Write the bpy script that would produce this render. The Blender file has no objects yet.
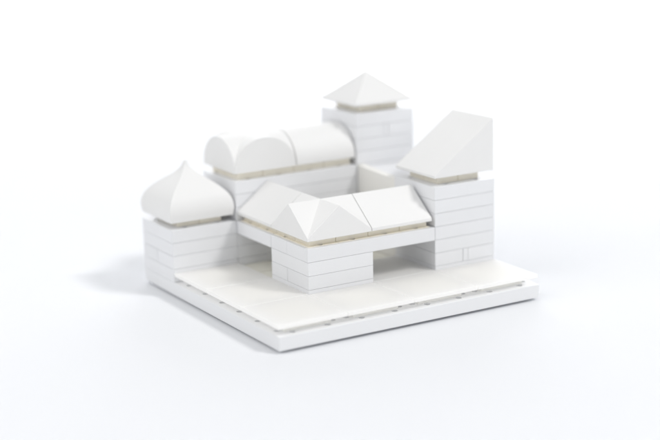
import bpy, bmesh, math, random
from mathutils import Vector, Matrix
random.seed(4)
C = bpy.context.scene.collection
U = 0.0125            # one module of the building kit, metres
H = 0.36962           # brick height in modules

# ------------------------------------------------------------------ camera
YAW, PIT, ROL = 0.52960856, 0.23469098, -0.02752002
def camera():
    cy, sy, cp, sp = math.cos(YAW), math.sin(YAW), math.cos(PIT), math.sin(PIT)
    f = Vector((sy*cp, cy*cp, -sp)); r = Vector((cy, -sy, 0)); u = r.cross(f)
    cr, sr = math.cos(ROL), math.sin(ROL)
    r2 = cr*r + sr*u; u2 = -sr*r + cr*u
    cd = bpy.data.cameras.new('camera'); co = bpy.data.objects.new('camera', cd); C.objects.link(co)
    m = Matrix((r2, u2, -f)).transposed().to_4x4()
    m.translation = Vector((-16.438916, -30.695112, 11.592078))*U
    co.matrix_world = m
    cd.sensor_fit = 'HORIZONTAL'; cd.sensor_width = 36.0
    cd.lens = 1499.640/660*36.0
    cd.clip_start = 0.01; cd.clip_end = 100
    cd.dof.use_dof = True
    cd.dof.focus_distance = 39.0*U
    cd.dof.aperture_fstop = 6.2
    bpy.context.scene.camera = co
camera()

# ------------------------------------------------------------------ light
sc = bpy.context.scene
w = bpy.data.worlds.new('World'); sc.world = w; w.use_nodes = True
w.node_tree.nodes['Background'].inputs[0].default_value = (0.955, 0.975, 1.0, 1)
w.node_tree.nodes['Background'].inputs[1].default_value = 0.615
def area(name, direction, dist, size, power, col, target=(4, 4, 1)):
    ld = bpy.data.lights.new(name, 'AREA'); ld.shape = 'DISK'; ld.size = size; ld.energy = power; ld.color = col
    lo = bpy.data.objects.new(name, ld); C.objects.link(lo)
    d = Vector(direction).normalized()
    lo.location = Vector(target)*U + d*dist
    lo.rotation_euler = (-d).to_track_quat('-Z', 'Y').to_euler()
area('key_softbox', (0.52, -0.70, 1.0), 3.0, 0.60, 40, (1.0, 0.99, 0.98))
area('fill_softbox', (-1.0, 0.15, 0.9), 2.2, 1.9, 19, (1.0, 0.985, 0.96))
area('added_front_fill', (-0.15, -1.0, 0.22), 2.6, 1.0, 6.5, (1.0, 0.99, 0.97))  # unseen fill, added to brighten the tile gap and connectors from the front
ld = bpy.data.lights.new('added_background_fill', 'AREA'); ld.shape = 'DISK'; ld.size = 0.5; ld.energy = 10; ld.color = (1, 1, 1); ld.spread = math.radians(110)  # added unseen light that whitens the paper sweep and the far roofs
lo = bpy.data.objects.new('added_background_fill', ld); C.objects.link(lo)
lo.location = (0.45, 0.65, 0.75); lo.rotation_euler = Vector((0.25, 0.42, -0.75)).to_track_quat('-Z', 'Y').to_euler()
sc.view_settings.view_transform = 'Standard'; sc.view_settings.look = 'None'
sc.view_settings.exposure = -0.05; sc.view_settings.gamma = 1.0
sc.cycles.max_bounces = 20; sc.cycles.transmission_bounces = 16; sc.cycles.diffuse_bounces = 16

# ------------------------------------------------------------------ materials
def plastic(name, col, rough=0.42, var=0.02, bump=0.05, sss=0.0, trans=0.0, scale=900):
    m = bpy.data.materials.new(name); m.use_nodes = True; nt = m.node_tree; N = nt.nodes; L = nt.links
    b = N['Principled BSDF']
    tc = N.new('ShaderNodeTexCoord')
    n1 = N.new('ShaderNodeTexNoise'); n1.inputs['Scale'].default_value = 70; n1.inputs['Detail'].default_value = 4
    n2 = N.new('ShaderNodeTexNoise'); n2.inputs['Scale'].default_value = scale; n2.inputs['Detail'].default_value = 3
    L.new(tc.outputs['Object'], n1.inputs['Vector']); L.new(tc.outputs['Object'], n2.inputs['Vector'])
    oi = N.new('ShaderNodeObjectInfo')
    add = N.new('ShaderNodeMath'); add.operation = 'ADD'; L.new(n1.outputs['Fac'], add.inputs[0]); L.new(oi.outputs['Random'], add.inputs[1])
    mr = N.new('ShaderNodeMapRange'); mr.inputs[1].default_value = 0.3; mr.inputs[2].default_value = 1.7
    mr.inputs[3].default_value = 1-var; mr.inputs[4].default_value = 1+var
    L.new(add.outputs[0], mr.inputs[0])
    hs = N.new('ShaderNodeHueSaturation'); hs.inputs['Color'].default_value = (*col, 1); L.new(mr.outputs[0], hs.inputs['Value'])
    L.new(hs.outputs[0], b.inputs['Base Color'])
    b.inputs['Roughness'].default_value = rough
    if 'Specular IOR Level' in b.inputs: b.inputs['Specular IOR Level'].default_value = 0.35
    bp = N.new('ShaderNodeBump'); bp.inputs['Strength'].default_value = bump; bp.inputs['Distance'].default_value = 0.0002
    L.new(n2.outputs['Fac'], bp.inputs['Height']); L.new(bp.outputs[0], b.inputs['Normal'])
    if trans:     # thin milky plastic lets light through
        tr = N.new('ShaderNodeBsdfTranslucent'); L.new(hs.outputs[0], tr.inputs['Color'])
        mx = N.new('ShaderNodeMixShader'); mx.inputs[0].default_value = trans
        L.new(b.outputs[0], mx.inputs[1]); L.new(tr.outputs[0], mx.inputs[2]); L.new(mx.outputs[0], N['Material Output'].inputs['Surface'])
    if sss:
        b.inputs['Subsurface Weight'].default_value = sss; b.inputs['Subsurface Scale'].default_value = 0.0015
        b.inputs['Subsurface Radius'].default_value = (1.0, 0.9, 0.75)
    return m
M_brick = plastic('white_brick_plastic', (0.75, 0.755, 0.77), 0.4)
M_roof = plastic('matte_roof_plastic', (0.755, 0.752, 0.745), 0.6)
M_tile = plastic('floor_tile_plastic', (0.985, 0.981, 0.972), 0.5, var=0.008, trans=0.6)
M_ivory = plastic('ivory_connector_plastic', (0.80, 0.785, 0.71), 0.5)
M_clear = plastic('milky_connector_plastic', (0.96, 0.955, 0.93), 0.4, trans=0.3)
M_base = plastic('base_plastic', (0.76, 0.765, 0.775), 0.42)
M_cream = plastic('cream_connector_plastic', (0.96, 0.915, 0.80), 0.35, var=0.01, trans=0.15)
M_panel = plastic('ivory_panel_plastic', (0.80, 0.79, 0.76), 0.6)
M_foot = plastic('grey_foot_plastic', (0.5, 0.5, 0.55), 0.6)
M_paper = plastic('white_paper', (0.76, 0.77, 0.79), 0.75, var=0.004, bump=0.04, scale=500)

# ------------------------------------------------------------------ helpers
def link_bm(name, bm, mat, parent=None, bevel=0.014, label=None, smooth=False):
    bmesh.ops.recalc_face_normals(bm, faces=bm.faces)
    if smooth:
        for f in bm.faces: f.smooth = True
        for e in bm.edges:
            if len(e.link_faces) == 2 and e.calc_face_angle(0) > math.radians(28): e.smooth = False
    for v in bm.verts: v.co *= U
    me = bpy.data.meshes.new(name); bm.to_mesh(me); bm.free(); me.materials.append(mat)
    o = bpy.data.objects.new(name, me); C.objects.link(o)
    if parent:
        o.parent = parent; o.matrix_parent_inverse = Matrix.Identity(4)
        for v in me.vertices: v.co -= parent.location
    if bevel:
        b = o.modifiers.new('bevel', 'BEVEL'); b.width = bevel*U; b.segments = 2; b.limit_method = 'ANGLE'
        b.angle_limit = math.radians(30); b.harden_normals = False
    if label: o['label'] = label
    return o
def box(bm, x0, x1, y0, y1, z0, z1):
    vs = [bm.verts.new(p) for p in ((x0,y0,z0),(x1,y0,z0),(x1,y1,z0),(x0,y1,z0),(x0,y0,z1),(x1,y0,z1),(x1,y1,z1),(x0,y1,z1))]
    for f in ((0,3,2,1),(4,5,6,7),(0,1,5,4),(1,2,6,5),(2,3,7,6),(3,0,4,7)): bm.faces.new([vs[i] for i in f])
def new_thing(name, label, cat, loc):
    o = bpy.data.objects.new(name, None); C.objects.link(o); o.location = Vector(loc)*U
    o.empty_display_size = 0.01; o['label'] = label; o['category'] = cat
    return o
def drill(o, holes, ztop, depth=0.16, r=0.085):
    """Cut round stud holes (x, y in modules) into the top of a piece."""
    bm = bmesh.new()
    for (x, y) in holes:
        n = 14
        lo = [bm.verts.new((x+r*math.cos(t), y+r*math.sin(t), ztop-depth)) for t in [2*math.pi*k/n for k in range(n)]]
        hi = [bm.verts.new((v.co.x, v.co.y, ztop+0.1)) for v in lo]
        bm.faces.new(lo[::-1]); bm.faces.new(hi)
        for k in range(n): bm.faces.new((lo[k], lo[(k+1) % n], hi[(k+1) % n], hi[k]))
    cut = link_bm('cutter', bm, o.data.materials[0], o.parent, 0)
    md = o.modifiers.new('holes', 'BOOLEAN'); md.operation = 'DIFFERENCE'; md.object = cut; md.solver = 'EXACT'
    dg = bpy.context.evaluated_depsgraph_get(); dg.update()
    me = bpy.data.meshes.new_from_object(o.evaluated_get(dg)); me.name = o.name
    o.modifiers.clear(); o.data = me
    cm = cut.data; bpy.data.objects.remove(cut); bpy.data.meshes.remove(cm)

G = 0.004            # half the gap between two courses
def brick(parent, x0, x1, y0, y1, k0, k1=None, name='brick', mat=None, holes=None):
    """One brick from course k0 (its underside at k0 brick heights) over one course."""
    k1 = k0+1 if k1 is None else k1
    j = lambda: random.uniform(-0.004, 0.004)
    bm = bmesh.new(); dx, dy = j(), j()
    box(bm, x0+0.004+dx, x1-0.004+dx, y0+0.004+dy, y1-0.004+dy, k0*H+G, k1*H-G*0.3)
    o = link_bm(name, bm, mat or M_brick, parent, 0.010)
    if holes: drill(o, holes, k1*H-G*0.3)
    return o
def courses(parent, x0, x1, y0, y1, k0, k1, split=None, holes=None):
    """Stack of courses; split maps a course number to ('x'|'y', positions of its joints)."""
    split = split or {}
    for k in range(k0, k1):
        hs = holes if k == k1-1 else None
        if k in split:
            ax, cuts = split[k]
            lo, hi = (x0, x1) if ax == 'x' else (y0, y1)
            e = [lo]+list(cuts)+[hi]
            for a, b in zip(e, e[1:]):
                sub = [h for h in hs if a < (h[0] if ax == 'x' else h[1]) < b] if hs else None
                if ax == 'x': brick(parent, a, b, y0, y1, k, holes=sub)
                else: brick(parent, x0, x1, a, b, k, holes=sub)
        else: brick(parent, x0, x1, y0, y1, k, holes=hs)
GAP = 0.50           # height of the connector layer, brick heights
def connector(parent, x0, x1, y0, y1, k, gap=GAP):
    bm = bmesh.new(); box(bm, x0, x1, y0, y1, k*H-0.01, (k+gap)*H-0.004)
    return link_bm('connector', bm, M_cream, parent, 0.012)
def connectors(parent, x0, x1, y0, y1, k, inset=0.26, jx0=None, jx1=None, gap=GAP):
    xm, ym = (x0+x1)/2, (y0+y1)/2
    for a, b in ((x0+(inset if jx0 is None else jx0), xm-0.006), (xm+0.006, x1-(inset if jx1 is None else jx1))):
        for c, d in ((y0+inset, ym-0.006), (ym+0.006, y1-inset)):
            connector(parent, a, b, c, d, k, gap)
def rim_holes(x0, x1, y0, y1):
    hs = []
    for i in range(int(round(x1-x0))): hs += [(x0+i+0.5, y0+0.22)]
    for i in range(int(round(y1-y0))): hs += [(x0+0.22, y0+i+0.5)] if i else []
    return hs

E_ = 0.02            # roofs are a hair smaller than the walls
LIP = 0.24
def prism_x(bm, prof, x0, x1):
    """Extrude a profile of (y, z) along x."""
    a = [bm.verts.new((x0, y, z)) for y, z in prof]; b = [bm.verts.new((x1, y, z)) for y, z in prof]
    n = len(prof); bm.faces.new(a); bm.faces.new(b[::-1])
    for i in range(n): bm.faces.new((a[i], a[(i+1) % n], b[(i+1) % n], b[i]))
def prism_y(bm, prof, y0, y1):
    a = [bm.verts.new((x, y0, z)) for x, z in prof]; b = [bm.verts.new((x, y1, z)) for x, z in prof]
    n = len(prof); bm.faces.new(a); bm.faces.new(b[::-1])
    for i in range(n): bm.faces.new((a[i], a[(i+1) % n], b[(i+1) % n], b[i]))

# ------------------------------------------------------------------ setting: white paper sweep
def sweep():
    TZ = -0.07
    prof = [(-70, TZ), (-30, TZ), (20, TZ), (45, TZ)]
    cx, R = 45, 45
    for i in range(1, 13):
        t = math.radians(i*7.5); prof.append((cx+R*math.sin(t), TZ+R*(1-math.cos(t))))
    prof.append((cx+R, TZ+R+40))
    d = Vector((math.sin(YAW), math.cos(YAW))); s = Vector((d.y, -d.x))
    bm = bmesh.new(); rows = []
    for q, z in prof:
        rows.append([bm.verts.new((4+d.x*q+s.x*t, 4+d.y*q+s.y*t, z)) for t in (-110, -40, 0, 40, 110)])
    for r0, r1 in zip(rows, rows[1:]):
        for i in range(4): bm.faces.new((r0[i], r0[i+1], r1[i+1], r1[i]))
    for f in bm.faces: f.smooth = True
    o = link_bm('table_surface', bm, M_paper, None, 0, smooth=True)
    o['kind'] = 'structure'
sweep()

# ------------------------------------------------------------------ base board
base = new_thing('base_board', 'flat square white base board with small round holes along its edges, under all the buildings', 'base board', (4, 4, 0))
bm = bmesh.new(); box(bm, 0, 8, 0, 8, 0, H)
plate = link_bm('base_plate', bm, M_base, base, 0.02)
hs = [(0.22, k+0.5) for k in range(6)] + [(k+0.5, 0.22) for k in range(8)]
for k in (2, 4, 6, 8): hs += [(k-0.2, 0.48)] + ([(k+0.2, 0.48)] if k < 8 else [])
drill(plate, hs, H)
for x in (0.5, 3.0, 5.5):
    for y in (0.5, 3.0, 5.5):
        bm = bmesh.new(); box(bm, x, x+2, y, y+2, -0.07, 0.002); link_bm('foot', bm, M_foot, base, 0.01)
tiles = [(0,0),(2,0),(4,0),(6,0),(0,2),(0,4),(4,2)]
for (x, y) in tiles:
    e = 0.012
    bm = bmesh.new(); box(bm, x+e, x+2-e, y+e+(0.03 if y == 0 else 0), y+2-e, (1+0.46)*H, 1.74*H)
    link_bm('floor_tile', bm, M_tile, base, 0.014)
    bm = bmesh.new(); box(bm, x+0.32, x+1.68, y+0.335, y+1.68, H-0.004, 1.455*H)
    link_bm('connector', bm, M_clear, base, 0.01)
for (x, y) in ((2,4),(4,4)):
    for i in (0, 1):
        for j in (0, 1):
            bm = bmesh.new(); box(bm, x+i+0.02, x+i+0.98, y+j+0.02, y+j+0.98, H-0.004, 1.48*H)
            link_bm('connector', bm, M_ivory, base, 0.012)

# ------------------------------------------------------------------ onion dome tower
t = new_thing('tower', 'low white tower with an onion dome roof, at the left corner of the base board', 'model tower', (1, 7, H))
courses(t, 0, 2, 6, 8, 1, 5, {2: ('y', [7.05])}, rim_holes(0, 2, 6, 8))
connectors(t, 0, 2, 6, 8, 5, inset=0.32)
def onion(parent, cx, cy, k):
    z0 = (k+GAP)*H
    prof = [(0,.955),(.22,.968),(.6,.985),(1.0,.975),(1.35,.94),(1.65,.89),(1.95,.81),(2.25,.71),(2.55,.59),(2.8,.475),(3.05,.36),(3.3,.25),(3.55,.16),(3.8,.095),(4.0,.06),(4.2,.038),(4.3,.02)]
    bm = bmesh.new(); rings = []
    n = 6
    def cr(i):   # smooth the profile with Catmull-Rom
        i = max(0, min(len(prof)-1, i)); return Vector(prof[i])
    fine = []
    for i in range(len(prof)-1):
        for q in range(3):
            s = q/3; p0, p1, p2, p3 = cr(i-1), cr(i), cr(i+1), cr(i+2)
            fine.append(0.5*((2*p1)+(p2-p0)*s+(2*p0-5*p1+4*p2-p3)*s*s+(3*p1-p0-3*p2+p3)*s**3))
    fine.append(cr(len(prof)-1))
    for hz, r in fine:
        ring = []
        for sx, sy, ex, ey in ((-1,-1,1,0),(1,-1,0,1),(1,1,-1,0),(-1,1,0,-1)):
            for q in range(n):
                u = 2*q/n
                px, py = sx+ex*u, sy+ey*u
                ring.append(bm.verts.new((cx+px*r, cy+py*r, z0+hz*H*0.965)))
        rings.append(ring)
    for a, b in zip(rings, rings[1:]):
        for i in range(len(a)): bm.faces.new((a[i], a[(i+1) % len(a)], b[(i+1) % len(a)], b[i]))
    bm.faces.new(rings[0][::-1]); bm.faces.new(rings[-1])
    bmesh.ops.recalc_face_normals(bm, faces=bm.faces)
    for f in bm.faces: f.smooth = True
    return link_bm('onion_dome_roof', bm, M_roof, parent, 0, smooth=True)
onion(t, 0.97, 7, 5)

# ------------------------------------------------------------------ hall with barrel roofs
t = new_thing('hall', 'long white hall with rounded barrel roofs, behind the onion dome tower', 'model hall', (4, 7, H))
courses(t, 2, 6, 6, 8, 1, 8, {2: ('x', [4])}, rim_holes(2, 6, 6, 8))
connectors(t, 2, 4, 6, 8, 8, jx1=0.006, gap=0.58, inset=0.2); connectors(t, 4, 6, 6, 8, 8, jx0=0.006, jx1=0.1, gap=0.58, inset=0.2)
VH, VL = 2.42*H, 0.10*H
def cross_vault(parent, cx, cy, k):
    z0 = (k+0.58)*H; R = 1-E_; n = 20
    bm = bmesh.new()
    ts = [math.sin(math.pi/2*i/n) for i in range(n+1)]
    hz = lambda q: z0+VL+VH*math.sqrt(max(0, 1-q*q))
    V = {}
    def vert(x, y, z):
        key = (round(x, 5), round(y, 5), round(z, 5))
        if key not in V: V[key] = bm.verts.new((cx+x*R, cy+y*R, z))
        return V[key]
    for swap in (0, 1):
        for s1 in (-1, 1):
            for s2 in (-1, 1):
                P = (lambda a, b, z: vert(s1*a, s2*b, z)) if not swap else (lambda a, b, z: vert(s2*b, s1*a, z))
                for i in range(n):
                    a, b = ts[i], ts[i+1]
                    f = [P(a, a, hz(a)), P(1, a, hz(a)), P(1, b, hz(b)), P(b, b, hz(b))]
                    f = [v for j, v in enumerate(f) if v not in f[:j]]
                    if len(f) > 2: bm.faces.new(f)
    for swap in (0, 1):
        for s in (-1, 1):
            pts = [(-q, hz(q)) for q in reversed(ts)]+[(q, hz(q)) for q in ts[1:]]
            pts = [(-1, z0)]+pts+[(1, z0)]
            f = [vert(*((s, q, z) if not swap else (q, s, z))) for q, z in pts]
            bm.faces.new(f)
    bm.faces.new([vert(*p, z0) for p in ((-1,-1),(-1,1),(1,1),(1,-1))])
    return link_bm('cross_vault_roof', bm, M_roof, parent, 0.010, smooth=True)
cross_vault(t, 3, 7, 8)
z0 = 8.58*H; n = 40
prof = [(6+E_, z0)]+[(7-(1-E_)*math.cos(math.pi*i/n), z0+VL+VH*math.sin(math.pi*i/n)) for i in range(n+1)]+[(8-E_, z0)]
bm = bmesh.new(); prism_x(bm, prof, 4+0.012, 6-0.04); link_bm('barrel_roof', bm, M_roof, t, 0.010, smooth=True)

# ------------------------------------------------------------------ rear tower with pyramid roof
t = new_thing('tower', 'tallest square white tower with a low pyramid roof, at the back right', 'model tower', (7, 7, H))
courses(t, 6, 8, 6, 8, 1, 12, {10: ('x', [6.95, 7.12]), 8: ('y', [7]), 5: ('y', [7]), 3: ('x', [7])})
connectors(t, 6, 8, 6, 8, 12, inset=0.34, gap=0.6)
bm = bmesh.new(); z0 = 12.6*H; e = 0.0
lo = [bm.verts.new(p) for p in ((6-e,6-e,z0),(8+e,6-e,z0),(8+e,8+e,z0),(6-e,8+e,z0))]
mi = [bm.verts.new((v.co.x, v.co.y, z0+0.16*H)) for v in lo]
ap = bm.verts.new((7, 7, z0+2.4*H)); bm.faces.new(lo[::-1])
for i in range(4):
    bm.faces.new((lo[i], lo[(i+1)%4], mi[(i+1)%4], mi[i])); bm.faces.new((mi[i], mi[(i+1)%4], ap))
link_bm('pyramid_roof', bm, M_roof, t, 0.01)

# ------------------------------------------------------------------ low wall block between the two right towers
t = new_thing('wall_block', 'plain smooth ivory wall block between the pyramid roofed tower and the slant roofed tower', 'model wall', (7, 5, H))
bm = bmesh.new(); prism_x(bm, [(5.99, H+0.01), (5.99, 8.0*H), (5.6, 7.93*H), (5.2, 7.86*H), (4.8, 7.8*H), (4.4, 7.77*H), (4.01, 7.8*H), (4.01, H+0.01)], 6.02, 6.26); link_bm('side_panel', bm, M_panel, t, 0.015)
courses(t, 6.28, 8, 4, 6, 1, 7); brick(t, 6.28, 8, 4, 6, 7, 7.74)

# ------------------------------------------------------------------ right tower with slant roof
t = new_thing('tower', 'square white tower with a steep slanted wedge roof, at the right of the gabled house', 'model tower', (7, 3, H))
courses(t, 6, 8, 2, 4, 1, 8, {2: ('x', [6.93, 7.1]), 4: ('y', [3.0])}, rim_holes(6, 8, 2, 4))
connectors(t, 6, 8, 2, 4, 8, inset=0.32, gap=0.62)
z0 = 8.62*H
bm = bmesh.new(); prism_y(bm, [(6+E_, z0), (8-E_, z0), (8-E_, z0+3.95*H), (6+E_, z0+0.2*H)], 2+E_, 4-0.05)
link_bm('wedge_roof', bm, M_roof, t, 0.012)

# ------------------------------------------------------------------ L shaped gabled house
t = new_thing('gabled_house', 'white L shaped house with gabled roofs on two bridge wings, in front between the towers', 'model house', (3, 3, H))
courses(t, 2, 4, 2, 4, 1, 4, {2: ('y', [3.13])})
brick(t, 2, 6, 2, 3.13, 4, name='beam', holes=[(k+0.5, 2.22) for k in (2, 3, 4, 5)])
brick(t, 2, 4, 3.13, 4, 4, holes=[(2.22, 3.5)]); brick(t, 4, 6, 3.13, 4, 4, name='beam')
brick(t, 2, 3, 4, 6, 4, name='beam', holes=[(2.22, 4.5), (2.22, 5.5)]); brick(t, 3, 4, 4, 6, 4, name='beam')
e = 0.006
for (x0, x1, y0, y1) in ((2.2, 3-e, 2.24, 3-e), (3+e, 4-e, 2.24, 3-e), (2.2, 3-e, 3+e, 4-e), (3+e, 4-e, 3+e, 4-e),
                         (2.2, 3-e, 4+e, 5-e), (3+e, 3.76, 4+e, 5-e), (2.2, 3-e, 5+e, 5.93), (3+e, 3.76, 5+e, 5.93),
                         (4+e, 5-e, 2.24, 3-e), (4+e, 5-e, 3+e, 3.76), (5+e, 5.88, 2.24, 3-e), (5+e, 5.88, 3+e, 3.76)):
    connector(t, x0, x1, y0, y1, 5)
# thin cream flanges of the connectors, lying on the rim of the walls
for (x0, x1, y0, y1, h) in ((2.1, 3-e, 2.12, 3-e, [(2.5, 2.22)]), (3+e, 4-e, 2.12, 3-e, [(3.5, 2.22)]), (4+e, 5-e, 2.12, 3-e, [(4.5, 2.22)]),
                            (5+e, 5.9, 2.12, 3-e, [(5.5, 2.22)]), (2.1, 3-e, 3+e, 4-e, [(2.22, 3.5)]),
                            (2.1, 3-e, 4.05, 5-e, [(2.22, 4.5)]), (2.1, 3-e, 5.05, 5.95, [(2.22, 5.5)])):
    bm = bmesh.new(); box(bm, x0, x1, y0, y1, 5*H-0.001, 5*H+0.014)
    drill(link_bm('flange', bm, M_cream, t, 0.006), h, 5*H+0.014, depth=0.2)
z0 = 5.5*H; zl = z0+LIP*H; za = 7.80*H
R = 1-E_
bm = bmesh.new(); c = (3, 3)
cor = [(-1,-1),(1,-1),(1,1),(-1,1)]; mid = [(0,-1),(1,0),(0,1),(-1,0)]
lo = [bm.verts.new((3+x*R, 3+y*R, z0)) for x, y in cor]; hi = [bm.verts.new((3+x*R, 3+y*R, zl)) for x, y in cor]
mv = [bm.verts.new((3+x*R, 3+y*R, za)) for x, y in mid]; ce = bm.verts.new((3, 3, za))
bm.faces.new(lo[::-1])
for i in range(4):
    j = (i+1) % 4
    bm.faces.new((lo[i], lo[j], hi[j], mv[i], hi[i]))
    bm.faces.new((hi[i], mv[i], ce)); bm.faces.new((mv[i], hi[j], ce))
link_bm('cross_gable_roof', bm, M_roof, t, 0.010)
gp = lambda m: [(m-R, z0), (m+R, z0), (m+R, zl), (m, za), (m-R, zl)]
bm = bmesh.new(); prism_y(bm, gp(3), 4+0.0, 6-0.03); link_bm('gable_roof', bm, M_roof, t, 0.010)
bm = bmesh.new(); prism_x(bm, gp(3), 4+0.0, 6-0.09); link_bm('gable_roof', bm, M_roof, t, 0.010)
